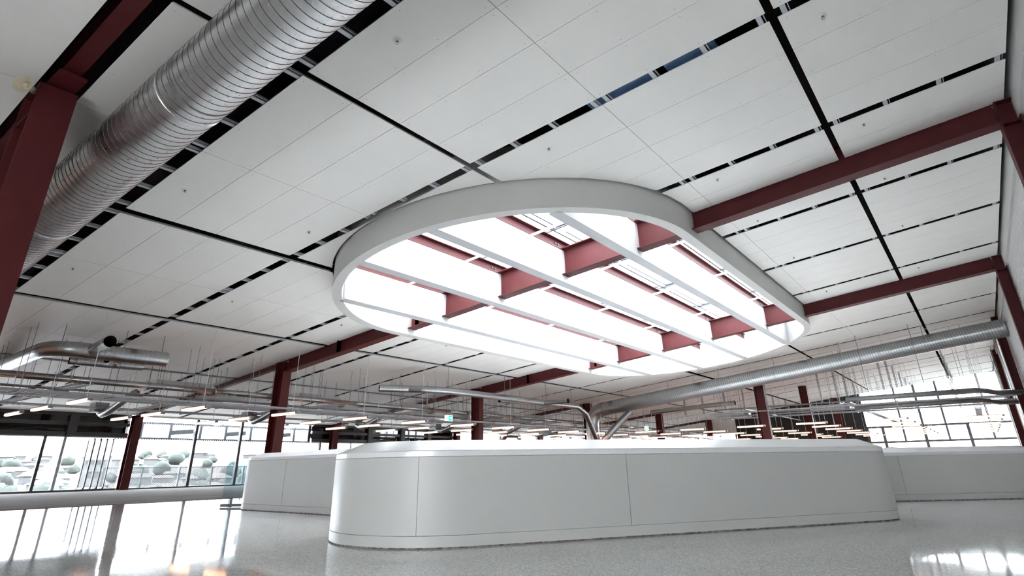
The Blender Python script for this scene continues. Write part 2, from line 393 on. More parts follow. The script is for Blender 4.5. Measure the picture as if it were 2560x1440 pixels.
MB().bar((2.70, 48.6, 7.6), (2.70, 60.0, 1.5), 0.22, 0.30).obj('diagonal_brace', WHITE, wl)
wn = struct('wall_near'); q = MB(); q.quadbox([(XW-0.3, Y0-0.3, ZC(XW)-0.3), (3.2, Y0-0.3, ZC(3.2)-0.6), (3.2, Y0, ZC(3.2)-0.6), (XW-0.3, Y0, ZC(XW)-0.3), (XW-0.3, Y0-0.3, 6), (3.2, Y0-0.3, 10.6), (3.2, Y0, 10.6), (XW-0.3, Y0, 6)]).obj('wall_lining', WHITE, wn)
w7 = struct('window_7'); k = 0  # unseen glazing added behind the camera as fill light for parapet and floor
while k < 14:
    x0, x1 = XW+3.3*k, XW+3.3*(k+1)
    if 12 <= k <= 13: MB().box(x0, x1, Y0-0.2, Y0, 2.2, 2.9).obj('wall_lining', WHITE, wn); MB().box(x0+0.04, x1-0.04, Y0-0.12, Y0-0.105, 0.1, 2.2).obj('pane', FILLGL, w7); MB().box(x0-0.05, x0+0.05, Y0-0.2, Y0, 0, 2.9).obj('mullion', FRAME, w7)
    else: MB().box(x0, x1, Y0-0.2, Y0, 0, 2.9).obj('wall_lining', WHITE, wn)
    k += 1
q = MB(); q.quadbox([(XW-0.3, Y0-0.3, 2.9), (3.2, Y0-0.3, 2.9), (3.2, Y0, 2.9), (XW-0.3, Y0, 2.9), (XW-0.3, Y0-0.3, 4.2), (3.2, Y0-0.3, 8.7), (3.2, Y0, 8.7), (XW-0.3, Y0, 4.2)]).obj('wall_lining', WHITE, wn)
wleft = struct('wall_left')
MB().box(XW-0.25, XW+0.05, Y0, Y1, 4.46, ZC(XW)+1.3).obj('window_head_panel', WHITE, wleft)
MB().box(XW+0.05, XW+0.32, 18.2, 31.0, 4.28, 4.42).obj('blind_box', WHITE, wleft)
# window runs on the left wall
def window_run(n, y0, y1, mull, z0=0.10, z1=4.32, fm=FRAME, sill=True):
    w = struct('window_%d' % n)
    for a, b in zip([y0]+mull, mull+[y1]):
        MB().box(XW-0.02, XW-0.005, a+0.04, b-0.04, z0, z1).obj('pane', GLASS, w)
    for y in mull: MB().box(XW-0.12, XW+0.13, y-0.09, y+0.09, 0.0, z1+0.1).obj('mullion', fm, w)
    MB().box(XW-0.1, XW+0.12, y0, y1, 0, z0).obj('sill', FRAME, w)
    MB().box(XW-0.1, XW+0.10, y0, y1, z1, z1+0.14).obj('head_rail', GFRAME, w)
    return w
w1 = window_run(1, 17.8, 31.0, [21.63, 24.93, 28.25])
def dark_bay(n, y0, y1, posts, mull):
    w = struct('window_%d' % n); seg = [y0]+posts+[y1]
    for zc_, h in ((4.32, 0.22), (3.76, 0.20), (3.16, 0.24)):
        MB().box(XW-0.15, XW+0.12, y0, y1, zc_-h/2, zc_+h/2).obj('dark_rail', FRAME, w)
    for a, b in zip(seg, seg[1:]):
        MB().box(XW-0.06, XW-0.04, a, b, 3.86, 4.21).obj('dark_pane', GLASSD, w)
        MB().box(XW-0.06, XW-0.04, a, b, 3.28, 3.66).obj('dark_pane', GLASSD, w)
    MB().box(XW-0.50, XW-0.42, y0, y1, 3.05, 4.45).obj('louvre_back_panel', FRAME, w)
    for y in posts: MB().box(XW-0.18, XW+0.22, y-0.24, y+0.24, 3.04, 4.45).obj('head_post', FRAME, w)
    mm = sorted(mull); seg = [y0]+mm+[y1]
    for a, b in zip(seg, seg[1:]): MB().box(XW-0.02, XW-0.005, a+0.05, b-0.05, 0.12, 3.04).obj('pane', GLASS, w)
    for y in mm: MB().box(XW-0.10, XW+0.10, y-0.075, y+0.075, 0.0, 3.04).obj('door_stile', GFRAME if mm.index(y) % 2 else FRAME, w)
    MB().box(XW-0.1, XW+0.12, y0, y1, 0, 0.12).obj('sill', FRAME, w)
    MB().box(XW-0.1, XW+0.10, y0, y1, 2.98, 3.06).obj('head_rail', GFRAME, w)
    return w
MB().box(XW-0.25, XW+0.05, Y0, 0.5, 0, 4.46).obj('wall_lining', WHITE, wleft)
dark_bay(2, 0.5, 17.3, [4.6, 9.2, 14.15], [4.6, 9.2, 12.95, 13.95])
dark_bay(3, 31.0, 48.4, [33.0, 37.0, 40.9, 44.4], [31.9, 35.0, 37.0, 39.0, 40.9, 44.4])
w4 = window_run(4, 48.4, Y1, [52.2, 55.9, 59.7, 63.2, 67, 71, 75])
# folded glass doors parked against the first window column
fd = thing('folding_door', 'stack of folded glass door leaves parked outside beside the left window column', 'door', (XW-0.1, 15.6, 0))
for k in range(4):
    y = 0.35*k
    st = MB()
    for xx in (-0.05, -0.95): st.box(xx-0.05, xx+0.05, y-0.03, y+0.03, 0.08, 2.95)
    for zz in (0.08, 2.85): st.box(-1.0, 0.0, y-0.03, y+0.03, zz, zz+0.12)
    lf = st.obj('door_leaf', GFRAME if k % 2 else FRAME, fd)
    MB().box(-0.9, -0.1, y-0.006, y+0.006, 0.2, 2.85).obj('pane', GLASS, lf)
# far gable wall
wf = struct('wall_far')
MB().box(-24.3, -10.0, Y1, Y1+0.2, 0, ZC(-10)+1.2).obj('wall_lining', DARK, wf)
MB().box(XW-0.3, -24.3, Y1, Y1+0.2, 4.3, ZC(-24)+1.2).obj('wall_lining', WHITE, wf)
MB().box(-10.0, 9.0, Y1, Y1+0.2, ZC(-1)+0.3, ZC(5)+1.4).obj('wall_lining', WHITE, wf)
MB().box(3.0, 9.0, Y1, Y1+0.2, 0, ZC(5)+1.4).obj('wall_lining', WHITE, wf)
MB().box(4.1, 4.3, 51.8, Y1, 0, ZC(5)+1.4).obj('wall_lining', WHITE, wf)
w5 = struct('window_5')
xs = [-10.0, -8.5, -4.72, -0.9, 2.85]
for a, b in zip(xs, xs[1:]):
    for z0, z1 in ((0.1, 2.62), (2.72, 4.15), (4.25, ZC(a)+0.6)): MB().box(a, b, Y1-0.10, Y1-0.085, z0, z1).obj('pane', GLASS, w5)
for x in xs: MB().box(x-0.14, x+0.14, Y1-0.2, Y1+0.1, 0, 4.2).obj('mullion', FRAME, w5)
for x in (1.02, -2.70, -6.6): MB().box(x-0.10, x+0.10, Y1-0.16, Y1, 2.6, ZC(x)+0.1).obj('mullion', OUTF, w5)
MB().box(-4.83, -4.61, Y1-0.16, Y1, 4.2, 8.6).obj('mullion', OUTF, w5)
MB().box(-10, 2.85, Y1-0.18, Y1, 2.56, 2.76).obj('transom', OUTF, w5); MB().box(-10, 2.85, Y1-0.18, Y1, 4.10, 4.30).obj('transom', OUTF, w5)
w6 = struct('window_6')
xs = [-43.3, -39.5, -35.5, -31.5, -27.8, -24.4]
for a, b in zip(xs, xs[1:]): MB().box(a, b, Y1-0.10, Y1-0.085, 0.1, 4.3).obj('pane', GLASS, w6)
for x in xs: MB().box(x-0.09, x+0.09, Y1-0.2, Y1, 0, 4.3).obj('mullion', FRAME, w6)
MB().box(-43.3, -24.4, Y1-0.16, Y1, 2.65, 2.75).obj('transom', OUTF, w6)
# ------------------------------------------------------------------ steel frame
def ibeam(t, p0, p1, D, bf, tf, tw, upv=(0, 0, 1), m_=RED):
    p0 = Vector(p0); p1 = Vector(p1); d = (p1-p0).normalized(); U = Vector(upv); sd = d.cross(U).normalized(); U = sd.cross(d).normalized()
    for sgn in (-1, 1):
        c = U*sgn*(D/2-tf/2); MB().bar(p0+c, p1+c, bf, tf, U).obj('flange', m_, t)
    MB().bar(p0, p1, tw, D-2*tf, U).obj('web', m_, t)
def column(label, x0, x1, yc, w, top, notice=None):
    t = thing('steel_column', label, 'column', ((x0+x1)/2, yc, 0))
    hx = (x1-x0)/2
    for s in (-1, 1): MB().box(s*hx-0.03*(s > 0), s*hx+0.03*(s < 0), -w/2, w/2, 0.03, top).obj('flange', RED, t)
    MB().box(-hx+0.03, hx-0.03, -0.02, 0.02, 0.03, top).obj('web', RED, t)
    MB().box(-hx-0.08, hx+0.08, -w/2-0.08, w/2+0.08, 0, 0.03).obj('base_plate', RED, t)
    for zz in (top-0.64, top-0.02): MB().box(-hx+0.03, hx-0.03, -w/2+.01, w/2-.01, zz, zz+0.02).obj('stiffener', RED, t)
    return t
xc = -27.4
lab = ['oxide red steel column standing behind the left end of the white parapet', 'oxide red steel column with a white paper, second along the inner row', 'oxide red steel column just left of the vertical silver duct', 'far oxide red steel column beyond the vertical duct, inner row', 'last oxide red steel column of the inner row by the far glazing']
for k, f in enumerate(FR[1:]):
    column(lab[k], -27.75, -27.05, f, 0.46, ZC(-27.75)-0.02)
t = column('large near dark red steel column at the left edge with a horn speaker', -12.9, -12.05, 2.32, 0.60, ZC(-12.9)-0.05)
lab = ['red steel column under the far long duct, nearest of the right-hand row', 'second red steel column in the right-hand row beyond the far duct', 'third and farthest red steel column of the right-hand row']
for k, f in enumerate(FR[3:]): column(lab[k], -12.9, -12.2, f, 0.46, ZC(-12.9)-(0.9 if k == 0 else 0.02))
lab = ['red steel column against the right wall at the near ceiling beam', 'red steel column against the right wall at the second ceiling beam', 'red steel column against the right wall beside the cable trays', 'dark red steel column against the right wall by the gable window']
for k, f in enumerate(FR[1:5]): column(lab[k], 2.30, 2.72, f, 0.46, ZC(2.3)-0.02)
lab = ['red steel column in the left window wall between dark doors and clear glazing', 'red steel column in the window wall beyond the meshed glazing', 'red steel column in the window wall at the end of the dark bay', 'distant red steel column in the window wall behind the vertical duct']
for k, f in enumerate(FR[1:5]): column(lab[k], -43.3, -42.8, f+(0.05 if k == 0 else 0.2), 0.5, ZC(-43.3)-0.02)
nt_ = [('white paper notice taped to the second inner red column', (-27.04, 32.82, 1.95)), ('pale paper notice taped to the second column of the right-hand row', (-12.19, 63.3, 2.2))]
for l, (x, y, z) in nt_: tag(MB().box(x, x+0.008, y-0.17, y+0.17, z, z+0.62).obj('paper_notice', PAPER), l, 'paper')
for x, f, l in ((-27.04, 0, 0),): pass
lab = ['long oxide red ceiling beam running through the near end of the skylight', 'oxide red ceiling beam running through the far end of the skylight', 'oxide red ceiling beam hidden behind the far long duct', 'far oxide red ceiling beam above the cable trays', 'oxide red ceiling beam along the far gable']
for k, f in enumerate(FR[1:]):
    t = thing('steel_beam', lab[k], 'beam', (0, f, 0))
    if k in (0, 1): ibeam(t, (-27.03, 0, ZC(-27.03)-0.10), (2.28, 0, ZC(2.28)-0.10), 1.0, 0.46, 0.035, 0.02)
    else: ibeam(t, (-27.03, 0, ZC(-27.03)+0.48), (2.28, 0, ZC(2.28)+0.48), 0.6, 0.40, 0.03, 0.02)
    if k in (0, 1):
        for s in (-1, 1):
            for xx in (-23.0, -17.9): MB().box(xx-0.01, xx+0.01, -0.22, 0.22, ZC(xx)-0.56, ZC(xx)+0.36).obj('stiffener', RED, t)
    t2 = thing('steel_rafter', ['slim dark red rafter between the first inner column and window wall', 'slim dark red rafter from the second inner column to the window wall', 'slim red rafter from the third inner column to the window wall', 'slim red rafter from the fourth inner column to the window wall', 'slim red rafter along the gable to the window wall'][k], 'beam', (0, f, 0))
    ibeam(t2, (-43.28, 0, ZC(-43.28)-0.02), (-27.77, 0, ZC(-27.77)-0.02), 0.44, 0.26, 0.025, 0.015)
t = thing('steel_beam', 'recessed dark red beam in the wide black ceiling gap at upper left', 'beam', (0, 2.36, 0))
ibeam(t, (-43.2, 0, ZC(-43.2)+0.34), (2.5, 0, ZC(2.5)+0.34), 0.5, 0.30, 0.03, 0.02)
MB().box(-13.6, -11.6, -0.22, 0.22, ZC(-12.5)-0.02, ZC(-12.5)+0.06).obj('end_plate', RED, t)
# ------------------------------------------------------------------ skylight
sky = thing('skylight', 'large white racetrack-shaped skylight ring with fins under bright glazing', 'skylight', (0, 0, 0))
def stadium(R, n=48):
    P = []
    for i in range(n+1): a = math.pi+math.pi*i/n; P.append((RX+R*math.cos(a), RA+R*math.sin(a)))
    for i in range(n+1): a = math.pi*i/n; P.append((RX+R*math.cos(a), RB+R*math.sin(a)))
    return P
ro, ri = stadium(6.48), stadium(6.165); n = len(ro)
mb = MB(); ZB = -0.84; ZT = 1.12
for P in (ro, ri):
    for (x, y) in P: mb.v.append((x, y, ZC(x)+ZB))
for P in (ro, ri):
    for (x, y) in P: mb.v.append((x, y, ZC(x)+ZT))
for i in range(n):
    j = (i+1) % n
    mb.f += [(i, j, n+j, n+i)[::-1], (i, 2*n+i, 2*n+j, j)[::-1], (n+i, n+j, 3*n+j, 3*n+i)[::-1], (2*n+i, 2*n+j, 3*n+j, 3*n+i)]
mb.obj('ring_fascia', RINGW, sky, sharp=20)
for xf in (-16.52, -13.63, -10.71, -7.77):
    h = math.sqrt(6.19**2-(xf-RX)**2)
    a, b = RA-h, RB+h; q = MB(); w = 0.17
    q.quadbox([(xf-w, a, ZC(xf-w)+ZB), (xf+w, a, ZC(xf+w)+ZB), (xf+w, b, ZC(xf+w)+ZB), (xf-w, b, ZC(xf-w)+ZB), (xf-w, a, ZC(xf-w)+0.36), (xf+w, a, ZC(xf+w)+0.36), (xf+w, b, ZC(xf+w)+0.36), (xf-w, b, ZC(xf-w)+0.36)])
    q.obj('fin', FINW, sky)
    zb_ = ZC(xf)
    q = MB(); q.box(xf-0.09, xf+0.19, a, b, zb_+0.37, zb_+0.39); q.box(xf+0.12, xf+0.14, a, b, zb_+0.39, zb_+0.66); q.box(xf-0.02, xf+0.27, a, b, zb_+0.66, zb_+0.69)
    pr = q.obj('purlin', RED, sky)
    cl = MB()
    for f in FR[1:3]:
        for s in (-0.55, -0.38): cl.tube((xf+0.14, f+s, zb_+0.52), (xf+0.17, f+s, zb_+0.52), 0.035, 8)
    cl.obj('bolt_heads', FRAME, pr, kind='stuff')
fx = [-18.30, -16.35, -13.46, -10.54, -7.60, -6.0]
for i in range(1, 5):
    for y in (15.15, 19.97, 24.8, 29.98, 35.2):
        a, b = fx[i], (fx[i+1]-0.34 if i < 4 else -6.05)
        MB().tube((a-0.05, y, ZC(a)+0.22), (b, y, ZC(b)+0.22), 0.045, 10).obj('conduit', WPIPE, sky, smooth=True)
for i in (1, 2, 3, 4):
    for y in (19.97, 29.98):
        a = fx[i]+1.0; z = ZC(a)+0.22
        MB().path([(a, y-0.06, z), (a, y-0.06, z+0.15), (a+0.15, y-0.06, z+0.32), (a+0.15, y-0.06, z+0.62)], 0.03, 8).obj('conduit_bend', WPIPE, sky, smooth=True)
# glazing above the well
gz = 1.15
ys = [9.6, 12.15, 17.05, 22.0, 26.95, 31.85, 36.8, 40.2]; xs = [-19.4, -17.98, -16.52, -15.07, -13.63, -12.17, -10.71, -9.24, -7.77, -6.4, -5.0]
for i in range(len(xs)-1):
    for j in range(len(ys)-1):
        x0, x1, y0, y1 = xs[i]+.02, xs[i+1]-.02, ys[j]+.02, ys[j+1]-.02
        cx_, cy_ = (x0+x1)/2, (y0+y1)/2
        dd = math.hypot(cx_-RX, max(0, RA-cy_, cy_-RB))
        if dd > 8.6: continue
        P = [(x0, y0, ZC(x0)+gz), (x1, y0, ZC(x1)+gz), (x1, y1, ZC(x1)+gz), (x0, y1, ZC(x0)+gz)]
        MB().quadbox(P+[(a, b, c+0.02) for a, b, c in P]).obj('glass_pane', SKYGL, sky)
for x in xs: MB().box(x-0.035, x+0.035, ys[0], ys[-1], ZC(x)+gz-0.06, ZC(x)+gz+0.05).obj('glazing_bar', BARM, sky)
for y in ys: MB().bar((xs[0], y, ZC(xs[0])+gz-0.02), (xs[-1], y, ZC(xs[-1])+gz-0.02), 0.07, 0.08).obj('glazing_bar', BARM, sky)
for f in (-16.52, -13.63, -10.71, -7.77):
    for (y0, y1) in ((12.3, 16.75), (17.4, 21.75), (22.4, 26.5), (27.45, 31.4), (32.3, 36.3)):
        q = MB(); x = f+0.32; za = ZC(x)+gz-0.10
        q.box(x-0.03, x+0.03, y0, y1, za-0.02, za+0.03); q.quadbox([(x-0.03, y1-0.09, za-.02), (x+0.52, y1-0.09, za+.03), (x+0.52, y1+0.09, za+.03), (x-0.03, y1+0.09, za-.02), (x-0.03, y1-0.09, za+.03), (x+0.52, y1-0.09, za+.08), (x+0.52, y1+0.09, za+.08), (x-0.03, y1+0.09, za+.03)])
        q.box(f-0.34, f-0.05, y1-0.20, y1-0.02, ZC(f)+gz-0.12, ZC(f)+gz-0.07); q.obj('vent_frame', BLUEF, sky)
# ------------------------------------------------------------------ parapets
def rrect(p0, u, L, D, r, seg=24, r2=None):
    """closed rounded rectangle; p0 near-left corner, u unit direction of the face, depth to the left of u"""
    u = Vector(u).normalized(); v = Vector((-u.y, u.x)); pts = []
    r2 = r2 or r
    for (cx_, cy_, a0, q) in ((r, r, math.pi, r), (L-r2, r2, -math.pi/2, r2), (L-r, D-r, 0, r), (r, D-r, math.pi/2, r)):
        for k in range(seg+1):
            a = a0+math.pi/2*k/seg; P = Vector(p0)+u*(cx_+q*math.cos(a))+v*(cy_+q*math.sin(a)); pts.append((P.x, P.y))
    return pts
def inset(pts, d):
    n = len(pts); out = []
    for i in range(n):
        a = Vector(pts[i-1]); b = Vector(pts[i]); c = Vector(pts[(i+1) % n])
        t = (c-a)
        if t.length < 1e-6: out.append(tuple(b)); continue
        t.normalize(); nn = Vector((-t.y, t.x)); out.append(tuple(b+nn*d))
    return out
def parapet(label, p0, u, L, D, r, h, hc, seams, r2=None):
    t = thing('parapet', label, 'balustrade')
    P = rrect(p0, u, L, D, r, r2=r2); n = len(P)
    def band(name, prof, m_, skip=None):
        q = MB(); rings = [inset(P, d) for d, z in prof]
        for (d, z), R in zip(prof, rings):
            for (x, y) in R: q.v.append((x, y, z))
        for k in range(len(prof)-1):
            for i in range(n):
                j = (i+1) % n; q.f.append((k*n+i, k*n+j, (k+1)*n+j, (k+1)*n+i))
        return q.obj(name, m_, t, sharp=20)
    band('floor_joint', [(0.02, 0.001), (0.02, 0.022)], GROUT)
    b1 = band('skirting_band', [(0.012, 0.015), (0.0, 0.017), (0.0, 0.135), (0.004, 0.139), (0.012, 0.139)], WHITE)
    b2 = band('face_panel', [(0.012, 0.142), (0.004, 0.142), (0.0, 0.146), (0.0, h-0.082), (0.004, h-0.078), (0.012, h-0.078)], WHITE)
    b3 = band('coping', [(0.012, h-0.075), (0.004, h-0.075), (0.0, h-0.071), (0.0, h-0.012), (0.012, h), (0.35, h+hc), (0.47, h+hc), (0.47, h-0.2), (0.47, 0.02)], COPE)
    for s in seams:
        pu = Vector(u).normalized(); q = Vector(p0)+pu*s; nn = Vector((pu.y, -pu.x))
        if s < r:
            ca = (s-r)/r; sa = math.sqrt(1-ca*ca); q = q-nn*(r-r*sa); nn = (nn*sa+pu*ca).normalized()
        a = (q.x+nn.x*0.001, q.y+nn.y*0.001)
        MB().bar((a[0], a[1], 0.142), (a[0], a[1], h-0.078), 0.006, 0.004, (nn.x, nn.y, 0)).obj('panel_seam', SCREWD, t)
    return t
u = Vector((3.62, 5.52)).normalized()
parapet('large white rounded parapet in the foreground, nearest to the camera', (-6.18, 4.95), u, 9.18, 3.2, 1.55, 1.11, 0.13, [0.9, 3.81], r2=0.7)
u = Vector((3.41, -0.24)).normalized()
parapet('white rounded parapet at left, set back toward the windows', (-16.35, 9.42), u, LL, LD, 0.7, 1.24, 0.11, [2.5])
u = Vector((2.42, 1.96)).normalized()
parapet('white parapet at right, behind the right end of the near one', (-6.1, 14.25), u, 9.6, 3.0, 0.8, 1.06, 0.11, [2.2, 5.6])
# ------------------------------------------------------------------ glass guard by the left parapet
t = thing('glass_guard', 'bluish glass guard panel standing on the floor beside the left parapet', 'glass panel', (-17.0, 9.85, 0))
MB().bar((-0.55, -0.05, 0.62), (0.25, 0.35, 0.62), 0.018, 1.10).obj('pane', GLASSB, t)
MB().bar((-0.55, -0.05, 0.045), (0.25, 0.35, 0.045), 0.09, 0.07).obj('shoe', GALVD, t)
# ------------------------------------------------------------------ big ducts
def duct_run(t, p0, L, dirv, r, pitch, sec, n=40, d=0.006, m_=GALV, hang=True, name='duct_section'):
    dirv = Vector(dirv).normalized(); rotq = dirv.to_track_quat('X', 'Z')
    k = max(1, round(L/sec)); l = L/k; q0 = MB(); q0.tube((0, 0, 0), (l, 0, 0), r, n, False); me = q0.mesh(name, m_, True); sm = MB().helix(l, r, pitch, n, d*2.2, d).mesh('spiral_seam', SEAM, False)
    col = MB(); col.path([(-0.035, 0, 0), (-0.03, 0, 0), (0.03, 0, 0), (0.035, 0, 0)], r+0.012, n); cme = col.mesh('coupling_collar', m_, True)
    for i in range(k+1):
        P = Vector(p0)+dirv*l*i
        if i < k:
            o = link(name, me, t, P); o.rotation_euler = rotq.to_euler(); link('spiral_seam', sm, o)
        o = link('coupling_collar', cme, t, P); o.rotation_euler = rotq.to_euler()
def strap(t, P, r, dirv=(1, 0, 0), top=None):
    P = Vector(P); d = Vector(dirv).normalized(); sd = d.cross(Vector((0, 0, 1))).normalized(); q = MB()
    pts = [P+sd*(r+.012)*math.cos(a)+Vector((0, 0, 1))*(r+.012)*math.sin(a) for a in [math.pi*2*i/28 for i in range(29)]]
    for a, b in zip(pts, pts[1:]): q.bar(a, b, 0.035, 0.006, (a+b)/2-P)
    q.obj('hanger_strap', GALVL, t)
    if top: MB().tube(P+Vector((0, 0, r)), (P.x, P.y, top), 0.012, 6).obj('hanger_rod', GALVD, t)
ds = Vector((1, 0, SL)).normalized()
t = thing('spiral_duct', 'huge shiny spiral duct crossing the ceiling at upper left', 'duct')
yc = 3.65; x0 = -40.0; L = 42.4/ds.x
duct_run(t, (x0, yc, ZC(x0)-0.79), L, ds, 0.623, 0.17, 6.0, 64, 0.006, GALVB)
for x in (-36, -30, -24, -18.4, -9.2, -3.5): strap(t, (x, yc, ZC(x)-0.79), 0.623, ds, ZC(x))
t = thing('spiral_duct', 'long spiral duct running to the right wall with an elbow down', 'duct')
yd = 45.0; x0 = -24.3; L = (2.66-x0)/ds.x
duct_run(t, (x0, yd, ZC(x0)-1.22), L, ds, 0.52, 0.15, 5.0, 40, 0.008)
P = [(-24.3, yd, ZC(-24.3)-1.22), (-24.9, yd, ZC(-24.9)-1.34), (-25.25, yd, ZC(-25.25)-1.68), (-25.38, yd, ZC(-25.4)-2.2), (-25.38, yd, 3.85)]
MB().path(P, 0.54, 32, (False, False)).obj('elbow', GALV, t, smooth=True)
duct_run(t, (-25.38, yd, 0.0), 3.85, (0, 0, 1), 0.54, 0.15, 3.9, 40, 0.008, name='riser_section')
for x in (-22.5, -18.5, -14.5, -10.5, -6.2, -1.4): strap(t, (x, yd, ZC(x)-1.22), 0.52, ds, ZC(x))
# smaller branch ducts
def open_duct(t, pts, r, name='duct_pipe', m_=GALV, seam=0.18):
    MB().path(pts, r, 22, (False, False)).obj(name, m_, t, smooth=True)
    MB().path(pts, r*0.94, 22, (False, False)).obj('bore_shade', DARK, t, smooth=True)  # near-black inner tube paints the shade inside the open duct
    q = MB(); tot = 0
    for a, b in zip(pts, pts[1:]):
        a = Vector(a); b = Vector(b); d = b-a; l = d.length
        for k in range(1, int(l/seam)):
            c = a+d*(k*seam/l); e = d.normalized()*0.008; q.tube(c-e, c+e, r+0.006, 22, False)
    if q.v: q.obj('seam_rings', GALVL, t, kind='stuff')
t = thing('branch_duct', 'branch duct at far left, angled run with open stubs under ceiling', 'duct')
z = 5.2
open_duct(t, [(-36.0, 7.9, z-0.25), (-33.4, 7.5, z), (-27.3, 7.25, z), (-26.6, 7.4, z), (-26.25, 8.0, z), (-26.15, 11.2, z)], 0.28)
MB().tube((-26.15, 11.15, z), (-26.15, 11.22, z), 0.29, 22).obj('end_cap', GALV, t)
open_duct(t, [(-26.3, 8.55, z+0.03), (-25.2, 8.45, z+0.06), (-24.15, 8.35, z+0.08)], 0.21)
open_duct(t, [(-28.9, 8.7, z-0.02), (-28.5, 11.35, z-0.02)], 0.17); open_duct(t, [(-27.9, 9.7, z), (-28.6, 10.3, z)], 0.12)
for (x, y) in ((-26.5, 7.6), (-26.2, 9.6), (-26.15, 11.0), (-30.5, 7.4)): MB().tube((x, y, z+.25), (x, y, ZC(x)), 0.012, 6).obj('hanger_rod', GALVD, t)
t = thing('branch_duct', 'long thin duct from open end in mid ceiling to the vertical duct', 'duct')
z = 5.0
open_duct(t, [(-25.9, 22.5, z), (-25.1, 23.8, z), (-24.35, 24.9, z), (-24.05, 26.4, z), (-24.05, 30, z), (-24.2, 36.0, z), (-23.9, 40.2, z), (-24.1, 41.8, 4.6), (-24.7, 44.2, 2.95)], 0.19)
open_duct(t, [(-25.0, 23.9, z-.05), (-24.3, 23.9, z-.12), (-23.7, 24.7, z-.12)], 0.14)
open_duct(t, [(-25.0, 32.1, z-0.02), (-24.9, 33.4, z-0.02), (-24.5, 35.4, z)], 0.16); open_duct(t, [(-24.2, 36.0, z), (-23.2, 36.4, z+0.02), (-22.2, 36.2, z+0.02)], 0.15)
for (x, y) in ((-24.0, 26), (-24.1, 31.5), (-24.2, 36.5), (-23.95, 39.5)): MB().tube((x, y, z+.15), (x, y, ZC(x)), 0.012, 6).obj('hanger_rod', GALVD, t)
t = thing('branch_duct', 'short dark sloping duct just right of the vertical duct', 'duct')
open_duct(t, [(-24.6, 45.3, 2.7), (-23.6, 46.0, 3.9), (-22.7, 46.6, 4.9)], 0.26)
t = thing('branch_duct', 'straight duct with open end under the far long duct, mid right', 'duct')
open_duct(t, [(-24.0, 53.6, 5.3), (-18.0, 53.6, 5.55), (-16.2, 53.6, 5.6)], 0.19)
t = thing('service_pipe', 'twin insulated pipes bending to the right wall over cable trays', 'pipe')
for dz, dy in ((0, 0), (-0.35, 3.0)):
    MB().path([(-6.3, 43.5+dy, 4.42+dz), (-2, 43.9+dy, 4.46+dz), (0.35, 44.2+dy, 4.5+dz), (0.9, 44.8+dy, 4.45+dz), (1.4, 46.0+dy, 4.4+dz), (2.7, 47.5+dy, 4.5+dz)], 0.14, 14).obj('pipe_run', GALVD, t, smooth=True)
for x in (-5, -2.0): MB().tube((x, 43.9, 4.5), (x, 43.9, ZC(x)), 0.015, 6).obj('hanger_rod', GALVD, t)
# ------------------------------------------------------------------ services: pipes, trays, fan coil units, lamps
t = thing('service_pipe', 'long silver pipe running above the lamps toward the far end', 'pipe')
for k in range(11):
    a = Y0+8.0*k; MB().tube((-28.4, a, 4.4), (-28.4, a+7.97, 4.4), 0.13, 16).obj('pipe_run', GALV, t, smooth=True)
for k in range(29):
    y = -6+2.95*k; q = MB(); q.tube((-28.4, y-0.04, 4.4), (-28.4, y+0.04, 4.4), 0.15, 14); q.bar((-28.75, y, 4.24), (-28.05, y, 4.24), 0.05, 0.03)
    q.obj('pipe_clamp', GALVL, t); MB().tube((-28.4, y, 4.5), (-28.4, y, ZC(-28.4)), 0.012, 5).obj('hanger_rod', GALVD, t)
t = thing('service_pipe', 'thin steel pipe parallel to the long silver pipe, lower and nearer windows', 'pipe')
for dx in (0, 0.22): MB().tube((-29.3-dx, Y0, 4.12), (-29.3-dx, Y1-1, 4.12), 0.035, 8).obj('pipe_run', GALVL, t, smooth=True)
def tray(label, p0, p1, w, z, step=0.22, wires=5, rods=3.0):
    t = thing('cable_tray', label, 'cable tray')
    p0 = Vector(p0); p1 = Vector(p1); d = (p1-p0); L = d.length; d.normalize(); sd = Vector((-d.y, d.x))
    q = MB()
    for i in range(wires):
        o = sd*(w*(i/(wires-1)-0.5)); a = p0+o; b = p1+o; q.bar((a.x, a.y, z), (b.x, b.y, z), 0.012, 0.012)
    k = 0
    while k*step < L:
        c = p0+d*k*step; a = c-sd*w/2; b = c+sd*w/2; q.bar((a.x, a.y, z-0.008), (b.x, b.y, z-0.008), 0.012, 0.012); k += 1
    q.obj('wire_mesh', GALVL, t, kind='stuff')
    for s in (-1, 1):
        o = sd*(w/2)*s; a = p0+o; b = p1+o; MB().bar((a.x, a.y, z+0.04), (b.x, b.y, z+0.04), 0.012, 0.07).obj('side_rail', GALVL, t)
    k = 0.8
    while k < L:
        c = p0+d*k; a = c-sd*(w/2+.06); b = c+sd*(w/2+.06)
        MB().bar((a.x, a.y, z-0.03), (b.x, b.y, z-0.03), 0.04, 0.04).obj('support_bar', GALVD, t)
        for P in (a, b): MB().tube((P.x, P.y, z-0.03), (P.x, P.y, ZC(P.x)), 0.010, 5).obj('hanger_rod', GALVD, t)
        k += rods
    return t
tray('wide wire cable tray running lengthwise, nearest to the skylight', (-27.1, Y0), (-27.1, 78), 0.60, 3.68)
tray('wire cable tray running lengthwise over the middle lamp row', (-30.0, Y0), (-30.0, 78), 0.45, 3.85)
tray('wire cable tray running lengthwise over the lamps nearest the windows', (-33.6, Y0), (-33.6, 78), 0.45, 3.80)
cy_ = [(8.6, 'first'), (14.2, 'second'), (20.2, 'third'), (26.3, 'fourth'), (33.5, 'fifth'), (41.0, 'sixth'), (50.0, 'seventh'), (60.0, 'eighth')]
